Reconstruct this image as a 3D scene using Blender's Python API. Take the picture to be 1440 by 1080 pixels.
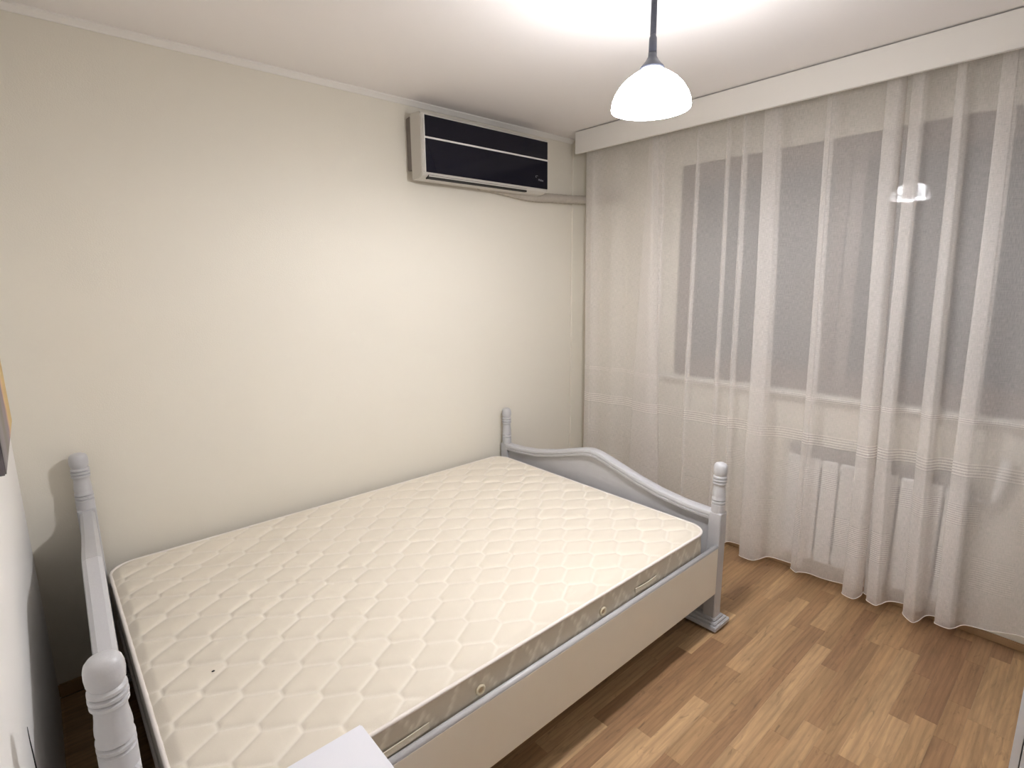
import bpy, bmesh, math, random
from mathutils import Vector, Matrix
R = math.radians
random.seed(7)
for o in list(bpy.data.objects): bpy.data.objects.remove(o)
scene = bpy.context.scene
COL = scene.collection

# ------------------------------------------------------------------ camera
FPX = 755.8
CAM = Vector((-2.776, -2.516, 1.555))
cd = bpy.data.cameras.new('camera'); cam = bpy.data.objects.new('camera', cd); COL.objects.link(cam)
cd.sensor_fit = 'HORIZONTAL'; cd.sensor_width = 36.0; cd.lens = FPX / 1440 * 36.0
cd.clip_start = 0.02
yaw, pit, rol = R(41.591), R(-10.838), R(-0.573)
fw = Vector((math.sin(yaw) * math.cos(pit), math.cos(yaw) * math.cos(pit), math.sin(pit)))
rt = Vector((math.cos(yaw), -math.sin(yaw), 0)); up = rt.cross(fw)
rt2 = rt * math.cos(rol) + up * math.sin(rol); up2 = -rt * math.sin(rol) + up * math.cos(rol)
M3 = Matrix((rt2, up2, -fw)).transposed()
cam.matrix_world = Matrix.Translation(CAM) @ M3.to_4x4()
scene.camera = cam

# ------------------------------------------------------------------ world, exposure
w = bpy.data.worlds.new('night'); scene.world = w; w.use_nodes = True
w.node_tree.nodes['Background'].inputs[0].default_value = (0.30, 0.29, 0.34, 1)
w.node_tree.nodes['Background'].inputs[1].default_value = 0.03
vs = scene.view_settings
vs.view_transform = 'Standard'; vs.look = 'None'; vs.gamma = 1.0; vs.use_curve_mapping = False
vs.exposure = 0.52
LAMP = Vector((-1.29, -1.487, 2.062))      # centre of the shade's rim
BULB_W = 29.0                              # bulb
SHADE_E = 30.0                            # glow of the opal glass shade
LIGHT_COL = (0.957, 0.962, 1.0)

# ------------------------------------------------------------------ helpers
def tag(o, label=None, cat=None, group=None, kind=None):
    if label: o['label'] = label
    if cat: o['category'] = cat
    if group: o['group'] = group
    if kind: o['kind'] = kind
    return o
def empty(name, loc):
    o = bpy.data.objects.new(name, None); COL.objects.link(o); o.location = loc
    o.empty_display_size = 0.1
    return o
WL = {}
def wloc(o):
    return WL.get(o.name, Vector(o.location))
def attach(o, parent, world):
    WL[o.name] = Vector(world)
    o.location = Vector(world)
    if parent is not None:
        o.parent = parent
        o.location = Vector(world) - wloc(parent)
def mobj(name, verts, faces, mat, parent=None, smooth=False, origin=None, bevel=0, seg=2):
    vv = [Vector(v) for v in verts]
    if origin is None:
        lo = [min(v[i] for v in vv) for i in range(3)]; hi = [max(v[i] for v in vv) for i in range(3)]
        origin = Vector(((lo[0] + hi[0]) / 2, (lo[1] + hi[1]) / 2, lo[2]))
    origin = Vector(origin)
    me = bpy.data.meshes.new(name)
    me.from_pydata([tuple(v - origin) for v in vv], [], faces)
    me.update()
    if bevel:
        bm = bmesh.new(); bm.from_mesh(me)
        es = [e for e in bm.edges if len(e.link_faces) == 2 and e.calc_face_angle(0) > 0.5]
        bmesh.ops.bevel(bm, geom=es, offset=bevel, segments=seg, affect='EDGES', clamp_overlap=True)
        bm.to_mesh(me); bm.free()
    if smooth:
        for p in me.polygons: p.use_smooth = True
    me.materials.append(mat)
    o = bpy.data.objects.new(name, me); COL.objects.link(o)
    attach(o, parent, origin)
    return o
class MB:
    def __init__(s): s.v = []; s.f = []
    def add(s, v, f):
        n = len(s.v); s.v += [tuple(a) for a in v]; s.f += [tuple(i + n for i in q) for q in f]; return s
    def box(s, x0, x1, y0, y1, z0, z1):
        x0, x1 = min(x0, x1), max(x0, x1); y0, y1 = min(y0, y1), max(y0, y1); z0, z1 = min(z0, z1), max(z0, z1)
        return s.add([(x0,y0,z0),(x1,y0,z0),(x1,y1,z0),(x0,y1,z0),(x0,y0,z1),(x1,y0,z1),(x1,y1,z1),(x0,y1,z1)],
              [(0,3,2,1),(4,5,6,7),(0,1,5,4),(1,2,6,5),(2,3,7,6),(3,0,4,7)])
    def lathe(s, c, prof, n=28, capb=True, capt=True):
        v = []; f = []; m = len(prof)
        for r, z in prof:
            for k in range(n):
                a = 2 * math.pi * k / n; v.append((c[0] + r * math.cos(a), c[1] + r * math.sin(a), c[2] + z))
        for i in range(m - 1):
            for k in range(n):
                f.append((i*n+k, i*n+(k+1) % n, (i+1)*n+(k+1) % n, (i+1)*n+k))
        if capb: f.append(tuple(reversed(range(n))))
        if capt: f.append(tuple(range((m-1)*n, m*n)))
        return s.add(v, f)
    def tube(s, pts, r, n=10, closed=False):
        pts = [Vector(p) for p in pts]; m = len(pts); v = []; f = []
        u = None
        for i, p in enumerate(pts):
            if closed: t = pts[(i+1) % m] - pts[i-1]
            else: t = pts[min(i+1, m-1)] - pts[max(i-1, 0)]
            if t.length < 1e-9: t = Vector((0,0,1))
            t.normalize()
            if u is None:
                u = t.orthogonal().normalized()
            u = (u - t * u.dot(t))
            if u.length < 1e-6: u = t.orthogonal()
            u.normalize(); b = t.cross(u)
            rr = r[i] if isinstance(r, (list, tuple)) else r
            for k in range(n):
                a = 2 * math.pi * k / n; v.append(p + u * (rr * math.cos(a)) + b * (rr * math.sin(a)))
        e = m if closed else m - 1
        for i in range(e):
            j = (i + 1) % m
            for k in range(n):
                f.append((i*n+k, i*n+(k+1) % n, j*n+(k+1) % n, j*n+k))
        if not closed:
            f.append(tuple(reversed(range(n)))); f.append(tuple(range((m-1)*n, m*n)))
        return s.add(v, f)
    def sweep(s, secs):
        # secs: list of equal-length closed sections (lists of points)
        n = len(secs[0]); v = [p for q in secs for p in q]; f = []
        for i in range(len(secs) - 1):
            for k in range(n):
                f.append((i*n+k, i*n+(k+1) % n, (i+1)*n+(k+1) % n, (i+1)*n+k))
        f.append(tuple(reversed(range(n)))); f.append(tuple(range((len(secs)-1)*n, len(secs)*n)))
        return s.add(v, f)
    def build(s, name, mat, parent=None, smooth=False, bevel=0, seg=2, origin=None):
        o = mobj(name, s.v, s.f, mat, parent, smooth, origin, bevel, seg)
        bm = bmesh.new(); bm.from_mesh(o.data); bmesh.ops.recalc_face_normals(bm, faces=bm.faces); bm.to_mesh(o.data); bm.free()
        return o
def autosmooth(o, ang=35):
    for p in o.data.polygons: p.use_smooth = True
    bm = bmesh.new(); bm.from_mesh(o.data)
    for e in bm.edges:
        if len(e.link_faces) == 2 and e.calc_face_angle(0) > R(ang): e.smooth = False
    bm.to_mesh(o.data); bm.free()
    return o
def crom(pts, per=8):
    out = []
    n = len(pts)
    for i in range(n - 1):
        p0, p1, p2, p3 = pts[max(i-1, 0)], pts[i], pts[i+1], pts[min(i+2, n-1)]
        for k in range(per):
            t = k / per
            out.append(tuple(0.5 * ((2*b) + (-a + c) * t + (2*a - 5*b + 4*c - d) * t*t + (-a + 3*b - 3*c + d) * t**3)
                             for a, b, c, d in zip(p0, p1, p2, p3)))
    out.append(tuple(pts[-1]))
    return out
def interp(tab, t):
    for (a, b), (c, d) in zip(tab, tab[1:]):
        if t <= c: return b + (d - b) * (t - a) / (c - a) if c > a else d
    return tab[-1][1]

# ------------------------------------------------------------------ materials
def mat(name, col, rough=0.5, metal=0.0, bump=0.0, bscale=80, var=0.0, vscale=3.0, spec=0.5, coat=0.0):
    m = bpy.data.materials.new(name); m.use_nodes = True
    nt = m.node_tree; b = nt.nodes['Principled BSDF']
    b.inputs['Base Color'].default_value = (*col, 1); b.inputs['Roughness'].default_value = rough
    b.inputs['Metallic'].default_value = metal; b.inputs['Specular IOR Level'].default_value = spec
    b.inputs['Coat Weight'].default_value = coat
    tc = nt.nodes.new('ShaderNodeTexCoord')
    if bump:
        n = nt.nodes.new('ShaderNodeTexNoise'); n.inputs['Scale'].default_value = bscale; n.inputs['Detail'].default_value = 4
        nt.links.new(tc.outputs['Object'], n.inputs['Vector'])
        bp = nt.nodes.new('ShaderNodeBump'); bp.inputs['Strength'].default_value = bump; bp.inputs['Distance'].default_value = 0.002
        nt.links.new(n.outputs['Fac'], bp.inputs['Height']); nt.links.new(bp.outputs[0], b.inputs['Normal'])
    if var:
        n = nt.nodes.new('ShaderNodeTexNoise'); n.inputs['Scale'].default_value = vscale; n.inputs['Detail'].default_value = 5
        nt.links.new(tc.outputs['Object'], n.inputs['Vector'])
        mx = nt.nodes.new('ShaderNodeMix'); mx.data_type = 'RGBA'
        mx.inputs[6].default_value = (*[c * (1 - var) for c in col], 1); mx.inputs[7].default_value = (*[min(1, c * (1 + var)) for c in col], 1)
        nt.links.new(n.outputs['Fac'], mx.inputs[0]); nt.links.new(mx.outputs[2], b.inputs['Base Color'])
    return m
M = {}
M['wall'] = mat('cream_wall_paint', (0.80, 0.755, 0.655), 0.62, bump=0.25, bscale=220, var=0.015, spec=0.35)
M['wall_white'] = mat('white_wall_paint', (0.87, 0.85, 0.82), 0.6, bump=0.25, bscale=220, var=0.015)
M['ceiling'] = mat('ceiling_paint', (0.91, 0.87, 0.845), 0.75, bump=0.2, bscale=260, var=0.01)
M['cornice'] = mat('cornice_white', (0.84, 0.81, 0.76), 0.55)
M['bedpaint'] = mat('pale_grey_bed_paint', (0.53, 0.525, 0.537), 0.36, bump=0.12, bscale=150, var=0.03, vscale=14)
M['railpaint'] = mat('bed_paint_rail_bounce', (0.84, 0.79, 0.69), 0.45, var=0.02, vscale=9)  # the bed's paint again, with warm bounced light put into its colour
M['pelmet'] = mat('pelmet_white', (0.80, 0.765, 0.71), 0.5, var=0.01)
M['rad'] = mat('radiator_enamel', (0.86, 0.84, 0.81), 0.35)
M['acwhite'] = mat('ac_grey_white_plastic', (0.60, 0.57, 0.52), 0.4)
M['acdark'] = mat('ac_back_housing', (0.20, 0.17, 0.15), 0.55)
M['acglass'] = mat('ac_black_glass', (0.005, 0.005, 0.013), 0.12, spec=0.25)
M['acline'] = mat('ac_silver_strip', (0.82, 0.80, 0.76), 0.3)
M['slot'] = mat('dark_slot', (0.02, 0.018, 0.016), 0.7)
M['hose'] = mat('hose_tape', (0.50, 0.45, 0.39), 0.6, bump=0.6, bscale=60, var=0.12, vscale=40)
M['cord'] = mat('dark_plastic', (0.035, 0.037, 0.05), 0.4)
M['piping'] = mat('mattress_piping', (0.86, 0.80, 0.74), 0.7)
M['brass'] = mat('vent_button_cream', (0.78, 0.70, 0.52), 0.35)
M['strap'] = mat('strap_cream', (0.72, 0.66, 0.53), 0.7, bump=0.5, bscale=400)
M['white_furn'] = mat('white_laminate', (0.83, 0.83, 0.88), 0.35, var=0.01)
M['ward'] = mat('wardrobe_white', (0.72, 0.74, 0.78), 0.45, bump=0.3, bscale=60, var=0.03, vscale=20)
M['frame_dark'] = mat('window_frame_brown', (0.16, 0.12, 0.10), 0.45)
M['sill'] = mat('sill_white', (0.80, 0.77, 0.71), 0.4)
M['chrome'] = mat('chrome', (0.7, 0.7, 0.72), 0.2, metal=1)
M['basewood'] = mat('baseboard_wood', (0.36, 0.22, 0.11), 0.5, var=0.1, vscale=8)
M['subfloor'] = mat('subfloor', (0.10, 0.06, 0.03), 0.8)
M['speck'] = mat('speck_black', (0.01, 0.01, 0.01), 0.6)
M['slatwood'] = mat('slat_wood', (0.5, 0.38, 0.24), 0.6, var=0.1, vscale=10)
M['hem'] = mat('hem_thread', (0.90, 0.86, 0.80), 0.8)
M['rad_top'] = mat('radiator_top_grey', (0.30, 0.28, 0.27), 0.5)
M['logo'] = mat('logo_grey', (0.28, 0.28, 0.30), 0.4)

# laminate strips: colour drawn per plank, grain along x
def plank_material():
    m = bpy.data.materials.new('oak_laminate'); m.use_nodes = True; nt = m.node_tree; b = nt.nodes['Principled BSDF']
    L = nt.links.new; N = nt.nodes.new
    oi = N('ShaderNodeObjectInfo'); tc = N('ShaderNodeTexCoord')
    mul = N('ShaderNodeVectorMath'); mul.operation = 'SCALE'
    cmb = N('ShaderNodeCombineXYZ')
    L(oi.outputs['Random'], cmb.inputs[0]); L(oi.outputs['Random'], cmb.inputs[1]); L(oi.outputs['Random'], cmb.inputs[2])
    L(cmb.outputs[0], mul.inputs[0]); mul.inputs['Scale'].default_value = 57.0
    add = N('ShaderNodeVectorMath'); add.operation = 'ADD'; L(tc.outputs['Object'], add.inputs[0]); L(mul.outputs[0], add.inputs[1])
    # stretched grain
    mp = N('ShaderNodeMapping'); mp.inputs['Scale'].default_value = (1.8, 16, 1); L(add.outputs[0], mp.inputs['Vector'])
    n1 = N('ShaderNodeTexNoise'); n1.inputs['Scale'].default_value = 1.6; n1.inputs['Detail'].default_value = 8; n1.inputs['Roughness'].default_value = 0.62
    n1.inputs['Distortion'].default_value = 0.7
    L(mp.outputs[0], n1.inputs['Vector'])
    mp2 = N('ShaderNodeMapping'); mp2.inputs['Scale'].default_value = (9, 170, 1); L(add.outputs[0], mp2.inputs['Vector'])
    n2 = N('ShaderNodeTexNoise'); n2.inputs['Scale'].default_value = 1.5; n2.inputs['Detail'].default_value = 4; L(mp2.outputs[0], n2.inputs['Vector'])
    # cathedral rings
    mp3 = N('ShaderNodeMapping'); mp3.inputs['Scale'].default_value = (1.3, 14, 1); L(add.outputs[0], mp3.inputs['Vector'])
    wv = N('ShaderNodeTexWave'); wv.wave_type = 'RINGS'; wv.inputs['Scale'].default_value = 1.1; wv.inputs['Distortion'].default_value = 5.0; wv.inputs['Detail'].default_value = 3
    L(mp3.outputs[0], wv.inputs['Vector'])
    cr = N('ShaderNodeValToRGB'); e = cr.color_ramp.elements
    e[0].position = 0.0; e[0].color = (0.290, 0.160, 0.082, 1); e[1].position = 1.0; e[1].color = (0.54, 0.350, 0.185, 1)
    q = cr.color_ramp.elements.new(0.35); q.color = (0.385, 0.232, 0.116, 1)
    q = cr.color_ramp.elements.new(0.7); q.color = (0.435, 0.270, 0.136, 1)
    L(oi.outputs['Random'], cr.inputs['Fac'])
    r1 = N('ShaderNodeMapRange'); r1.inputs[1].default_value = 0.30; r1.inputs[2].default_value = 0.70; r1.inputs[3].default_value = 0.72; r1.inputs[4].default_value = 1.20
    L(n1.outputs['Fac'], r1.inputs[0])
    r2 = N('ShaderNodeMapRange'); r2.inputs[1].default_value = 0.3; r2.inputs[2].default_value = 0.7; r2.inputs[3].default_value = 0.93; r2.inputs[4].default_value = 1.05
    L(n2.outputs['Fac'], r2.inputs[0])
    r3 = N('ShaderNodeMapRange'); r3.inputs[1].default_value = 0.0; r3.inputs[2].default_value = 0.5; r3.inputs[3].default_value = 0.86; r3.inputs[4].default_value = 1.0
    L(wv.outputs['Fac'], r3.inputs[0])
    k1 = N('ShaderNodeMath'); k1.operation = 'MULTIPLY'; L(r1.outputs[0], k1.inputs[0]); L(r2.outputs[0], k1.inputs[1])
    mp4 = N('ShaderNodeMapping'); mp4.inputs['Scale'].default_value = (7, 34, 1); L(add.outputs[0], mp4.inputs['Vector'])
    n4 = N('ShaderNodeTexNoise'); n4.inputs['Scale'].default_value = 1.0; n4.inputs['Detail'].default_value = 7; n4.inputs['Distortion'].default_value = 2.0; L(mp4.outputs[0], n4.inputs['Vector'])
    r4 = N('ShaderNodeMapRange'); r4.inputs[1].default_value = 0.60; r4.inputs[2].default_value = 0.74; r4.inputs[3].default_value = 1.0; r4.inputs[4].default_value = 0.66; L(n4.outputs['Fac'], r4.inputs[0])
    k3 = N('ShaderNodeMath'); k3.operation = 'MULTIPLY'; L(k1.outputs[0], k3.inputs[0]); L(r4.outputs[0], k3.inputs[1])
    k2 = N('ShaderNodeMath'); k2.operation = 'MULTIPLY'; L(k3.outputs[0], k2.inputs[0]); L(r3.outputs[0], k2.inputs[1])
    vm = N('ShaderNodeVectorMath'); vm.operation = 'SCALE'; L(cr.outputs['Color'], vm.inputs[0]); L(k2.outputs[0], vm.inputs['Scale'])
    L(vm.outputs[0], b.inputs['Base Color'])
    b.inputs['Roughness'].default_value = 0.42; b.inputs['Specular IOR Level'].default_value = 0.4
    return m
M['plank'] = plank_material()

def fabric_material(name, base, seam, side=False):
    m = bpy.data.materials.new(name); m.use_nodes = True; nt = m.node_tree; b = nt.nodes['Principled BSDF']
    L = nt.links.new; N = nt.nodes.new
    at = N('ShaderNodeAttribute'); at.attribute_name = 'seam'
    tc = N('ShaderNodeTexCoord')
    mx = N('ShaderNodeMix'); mx.data_type = 'RGBA'; mx.inputs[6].default_value = (*base, 1); mx.inputs[7].default_value = (*seam, 1)
    L(at.outputs['Fac'], mx.inputs[0])
    # sheen of the floral weave put into the colour as lighter patches
    n = N('ShaderNodeTexNoise'); n.inputs['Scale'].default_value = 9; n.inputs['Detail'].default_value = 6; n.inputs['Distortion'].default_value = 1.8
    L(tc.outputs['Object'], n.inputs['Vector'])
    r = N('ShaderNodeMapRange'); r.inputs[1].default_value = 0.66; r.inputs[2].default_value = 0.74; r.inputs[3].default_value = 1.0; r.inputs[4].default_value = 1.06
    L(n.outputs['Fac'], r.inputs[0])
    v = N('ShaderNodeVectorMath'); v.operation = 'SCALE'; L(mx.outputs[2], v.inputs[0]); L(r.outputs[0], v.inputs['Scale'])
    L(v.outputs[0], b.inputs['Base Color'])
    n2 = N('ShaderNodeTexNoise'); n2.inputs['Scale'].default_value = 500; L(tc.outputs['Object'], n2.inputs['Vector'])
    bp = N('ShaderNodeBump'); bp.inputs['Strength'].default_value = 0.25; bp.inputs['Distance'].default_value = 0.001
    L(n2.outputs['Fac'], bp.inputs['Height']); L(bp.outputs[0], b.inputs['Normal'])
    b.inputs['Roughness'].default_value = 0.6; b.inputs['Specular IOR Level'].default_value = 0.3
    b.inputs['Sheen Weight'].default_value = 0.15
    return m
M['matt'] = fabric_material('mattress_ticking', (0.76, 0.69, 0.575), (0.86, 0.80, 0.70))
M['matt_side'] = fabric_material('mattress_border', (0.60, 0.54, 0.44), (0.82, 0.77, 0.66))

def sheer_material():
    m = bpy.data.materials.new('sheer_voile'); m.use_nodes = True; nt = m.node_tree
    for n in list(nt.nodes): nt.nodes.remove(n)
    L = nt.links.new; N = nt.nodes.new
    out = N('ShaderNodeOutputMaterial'); mixs = N('ShaderNodeMixShader'); tr = N('ShaderNodeBsdfTransparent')
    df = N('ShaderNodeBsdfDiffuse'); tl = N('ShaderNodeBsdfTranslucent'); m2 = N('ShaderNodeMixShader'); m2.inputs[0].default_value = 0.35
    df.inputs[0].default_value = (0.93, 0.89, 0.85, 1); tl.inputs[0].default_value = (0.93, 0.89, 0.85, 1)
    L(df.outputs[0], m2.inputs[1]); L(tl.outputs[0], m2.inputs[2]); L(tr.outputs[0], mixs.inputs[1]); L(m2.outputs[0], mixs.inputs[2]); L(mixs.outputs[0], out.inputs[0])
    uv = N('ShaderNodeUVMap'); uv.uv_map = 'cloth'
    sp = N('ShaderNodeSeparateXYZ'); L(uv.outputs[0], sp.inputs[0])
    def math_(op, a, b=None, c=None, clamp=False):
        n = N('ShaderNodeMath'); n.operation = op; n.use_clamp = clamp
        for i, x in enumerate((a, b, c)):
            if x is None: continue
            if isinstance(x, (int, float)): n.inputs[i].default_value = x
            else: L(x, n.inputs[i])
        return n.outputs[0]
    U, V = sp.outputs[0], sp.outputs[1]
    def band(lo, hi):      # 1 inside lo..hi of height
        return math_('MULTIPLY', math_('GREATER_THAN', V, lo), math_('LESS_THAN', V, hi))
    def stripes(period, duty):
        return math_('LESS_THAN', math_('FRACT', math_('DIVIDE', V, period)), duty)
    def blocks(period, duty, ph):
        return math_('LESS_THAN', math_('FRACT', math_('ADD', math_('DIVIDE', U, period), ph)), duty)
    # weave: slub threads both ways
    w1 = N('ShaderNodeTexNoise'); w1.inputs['Scale'].default_value = 1; w1.inputs['Detail'].default_value = 2
    mp = N('ShaderNodeMapping'); mp.inputs['Scale'].default_value = (700, 40, 1); L(uv.outputs[0], mp.inputs[0]); L(mp.outputs[0], w1.inputs['Vector'])
    w2 = N('ShaderNodeTexNoise'); w2.inputs['Scale'].default_value = 1; w2.inputs['Detail'].default_value = 2
    mp2 = N('ShaderNodeMapping'); mp2.inputs['Scale'].default_value = (40, 700, 1); L(uv.outputs[0], mp2.inputs[0]); L(mp2.outputs[0], w2.inputs['Vector'])
    wsum = math_('ADD', w1.outputs['Fac'], w2.outputs['Fac'])
    op = math_('MULTIPLY_ADD', math_('SUBTRACT', wsum, 1.0), 0.30, SHEER_OPACITY)
    l1 = math_('MULTIPLY', band(0.970, 0.992), stripes(0.0085, 0.45))
    l2 = math_('MULTIPLY', math_('MULTIPLY', band(0.745, 0.805), stripes(0.0125, 0.5)), 1.0)
    l3 = math_('MULTIPLY', math_('MULTIPLY', band(0.535, 0.63), stripes(0.0095, 0.5)), blocks(0.27, 0.55, 0.1))
    l4 = math_('MULTIPLY', math_('MULTIPLY', band(0.26, 0.408), stripes(0.0095, 0.5)), blocks(0.27, 0.5, 0.55))
    tot = math_('MAXIMUM', math_('MAXIMUM', l1, l2), math_('MULTIPLY', math_('MAXIMUM', l3, l4), 0.7))
    fd = N('ShaderNodeTexNoise'); fd.noise_dimensions = '1D'; fd.inputs['Scale'].default_value = 2.2; L(U, fd.inputs['W'])
    fade = N('ShaderNodeMapRange'); fade.inputs[1].default_value = 0.35; fade.inputs[2].default_value = 0.65; fade.inputs[3].default_value = 0.25; fade.inputs[4].default_value = 1.0; L(fd.outputs['Fac'], fade.inputs[0])
    msk = math_('MAXIMUM', math_('MAXIMUM', band(0.970, 0.992), band(0.745, 0.805)), math_('MAXIMUM', math_('MULTIPLY', band(0.535, 0.63), blocks(0.27, 0.55, 0.1)), math_('MULTIPLY', band(0.26, 0.408), blocks(0.27, 0.5, 0.55))))
    tot = math_('SUBTRACT', math_('MULTIPLY', tot, 1.5), math_('MULTIPLY', msk, 0.5))
    op = math_('MULTIPLY_ADD', math_('MULTIPLY', tot, fade.outputs[0]), 0.20, op, clamp=True)
    L(op, mixs.inputs[0])
    return m
SHEER_OPACITY = 0.49
M['sheer'] = sheer_material()

def glass_material():
    m = bpy.data.materials.new('window_glass'); m.use_nodes = True; nt = m.node_tree
    for n in list(nt.nodes): nt.nodes.remove(n)
    L = nt.links.new; N = nt.nodes.new
    out = N('ShaderNodeOutputMaterial'); mx = N('ShaderNodeMixShader'); tr = N('ShaderNodeBsdfTransparent'); gl = N('ShaderNodeBsdfGlossy'); fr = N('ShaderNodeFresnel')
    gl.inputs['Roughness'].default_value = 0.01; fr.inputs[0].default_value = 1.6; tr.inputs[0].default_value = (0.9, 0.92, 0.92, 1)
    L(fr.outputs[0], mx.inputs[0]); L(tr.outputs[0], mx.inputs[1]); L(gl.outputs[0], mx.inputs[2]); L(mx.outputs[0], out.inputs[0])
    return m
M['glass'] = glass_material()

def emit_material(name, col, strength, base=(0.9, 0.9, 0.9)):
    m = bpy.data.materials.new(name); m.use_nodes = True; b = m.node_tree.nodes['Principled BSDF']
    b.inputs['Base Color'].default_value = (*base, 1); b.inputs['Roughness'].default_value = 0.3
    b.inputs['Emission Color'].default_value = (*col, 1); b.inputs['Emission Strength'].default_value = strength
    return m
M['shade'] = emit_material('opal_glass_lit', LIGHT_COL, SHADE_E)
M['bulb'] = emit_material('bulb_lit', LIGHT_COL, 60.0)

def painting_material():
    m = bpy.data.materials.new('painted_canvas'); m.use_nodes = True; nt = m.node_tree; b = nt.nodes['Principled BSDF']
    L = nt.links.new; N = nt.nodes.new
    tc = N('ShaderNodeTexCoord'); n = N('ShaderNodeTexNoise'); n.inputs['Scale'].default_value = 9; n.inputs['Detail'].default_value = 6; n.inputs['Distortion'].default_value = 1.2
    mp = N('ShaderNodeMapping'); mp.inputs['Scale'].default_value = (1, 2.5, 1); L(tc.outputs['Object'], mp.inputs[0]); L(mp.outputs[0], n.inputs['Vector'])
    sp = N('ShaderNodeSeparateXYZ'); L(tc.outputs['Object'], sp.inputs[0])
    r = N('ShaderNodeMapRange'); r.inputs[1].default_value = -0.32; r.inputs[2].default_value = 0.32; L(sp.outputs[1], r.inputs[0])
    ad = N('ShaderNodeMath'); ad.operation = 'MULTIPLY_ADD'; L(n.outputs['Fac'], ad.inputs[0]); ad.inputs[1].default_value = 0.3; L(r.outputs[0], ad.inputs[2])
    cr = N('ShaderNodeValToRGB'); e = cr.color_ramp.elements
    e[0].position = 0.1; e[0].color = (0.05, 0.045, 0.05, 1); e[1].position = 1.0; e[1].color = (0.60, 0.42, 0.16, 1)
    for p, c in ((0.3, (0.22, 0.19, 0.20, 1)), (0.5, (0.16, 0.15, 0.10, 1)), (0.66, (0.24, 0.19, 0.22, 1)), (0.74, (0.20, 0.16, 0.20, 1)), (0.82, (0.62, 0.36, 0.24, 1)), (0.9, (0.66, 0.47, 0.18, 1))):
        q = cr.color_ramp.elements.new(p); q.color = c
    L(ad.outputs[0], cr.inputs['Fac']); L(cr.outputs['Color'], b.inputs['Base Color'])
    b.inputs['Roughness'].default_value = 0.5
    return m
M['painting'] = painting_material()

# ------------------------------------------------------------------ room shell
XL, XR, YB, YN, H = -2.885, 0.16, 0.0, -3.06, 2.449
T = 0.12
WY0, WY1, WZ0, WZ1 = -0.715, -2.48, 0.985, 2.20           # window opening
floor = MB().box(XL - T, XR + 0.25, YN - T, YB + T, -0.10, -0.008).build('floor', M['subfloor']); tag(floor, 'warm oak coloured laminate floor of short strips', 'floor', kind='structure')
ceil = MB().box(XL - T, XR + 0.25, YN - T, YB + T, H, H + 0.1).build('ceiling', M['ceiling']); tag(ceil, 'plain white painted ceiling above the bed', 'ceiling', kind='structure')
wb = MB().box(XL - T, XR + 0.25, YB, YB + T, -0.008, H).build('wall_back', M['wall']); tag(wb, 'long cream wall behind the bed', 'wall', kind='structure')
wl = MB().box(XL - T, XL, YN, YB, -0.008, H).build('wall_left', M['wall_white']); tag(wl, 'pale wall beside the headboard at the left edge', 'wall', kind='structure')
wn = MB().box(XL - T, XR + 0.25, YN - T, YN, -0.008, H).build('wall_near', M['wall']); tag(wn, 'cream wall opposite the long wall, behind the wardrobe', 'wall', kind='structure')
b = MB()
b.box(XR, XR + 0.25, YN, WY1, -0.008, H); b.box(XR, XR + 0.25, WY0, YB, -0.008, H); b.box(XR, XR + 0.25, WY1, WY0, -0.008, WZ0); b.box(XR, XR + 0.25, WY1, WY0, WZ1, H)
ww = b.build('wall_window', M['wall']); tag(ww, 'cream window wall behind the sheer curtains', 'wall', kind='structure')
def cornice(name, axis, label):
    prof = [(0, 0), (0.0, -0.024), (0.006, -0.024), (0.009, -0.019), (0.018, -0.009), (0.022, -0.006), (0.022, 0)]
    secs = []
    if axis == 'x':
        for x in (XL, 0.0): secs.append([(x, YB - d, H + z) for d, z in prof])
    else:
        for y in (YN, YB - 0.012): secs.append([(XR - d, y, H + z) for d, z in prof])
    o = MB().sweep(secs).build(name, M['cornice']); tag(o, label, 'trim', kind='structure'); return o
cornice('trim_1', 'x', 'thin white cornice along the top of the long cream wall')
cornice('trim_2', 'y', 'thin white cornice on the window wall behind the pelmet')
o = MB().box(0.0, XR, YB - 0.012, YB, 0, H).build('trim_3', M['wall'], bevel=0.003); tag(o, 'shallow cream pilaster in the corner beside the left curtain', 'trim', kind='structure')
o = MB().box(XL, 0.0, YB - 0.014, YB, 0, 0.055).build('baseboard_back', M['basewood'], bevel=0.004); tag(o, 'low wooden baseboard under the bed along the long wall', 'baseboard', kind='structure')
o = MB().box(XR - 0.014, XR, YN, YB - 0.014, 0, 0.035).build('baseboard_window', M['basewood'], bevel=0.004); tag(o, 'low wooden baseboard behind the curtains', 'baseboard', kind='structure')
# hairline crack in the left wall
c = [(XL + 0.0006, -1.237 - 0.004 * math.sin(i * 1.7), 0.73 - i * 0.03) for i in range(7)]
MB().tube(c, [0.0004, 0.0011, 0.0014, 0.0016, 0.0018, 0.0018, 0.0015], 6).build('crack', M['slot'], wl)

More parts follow.
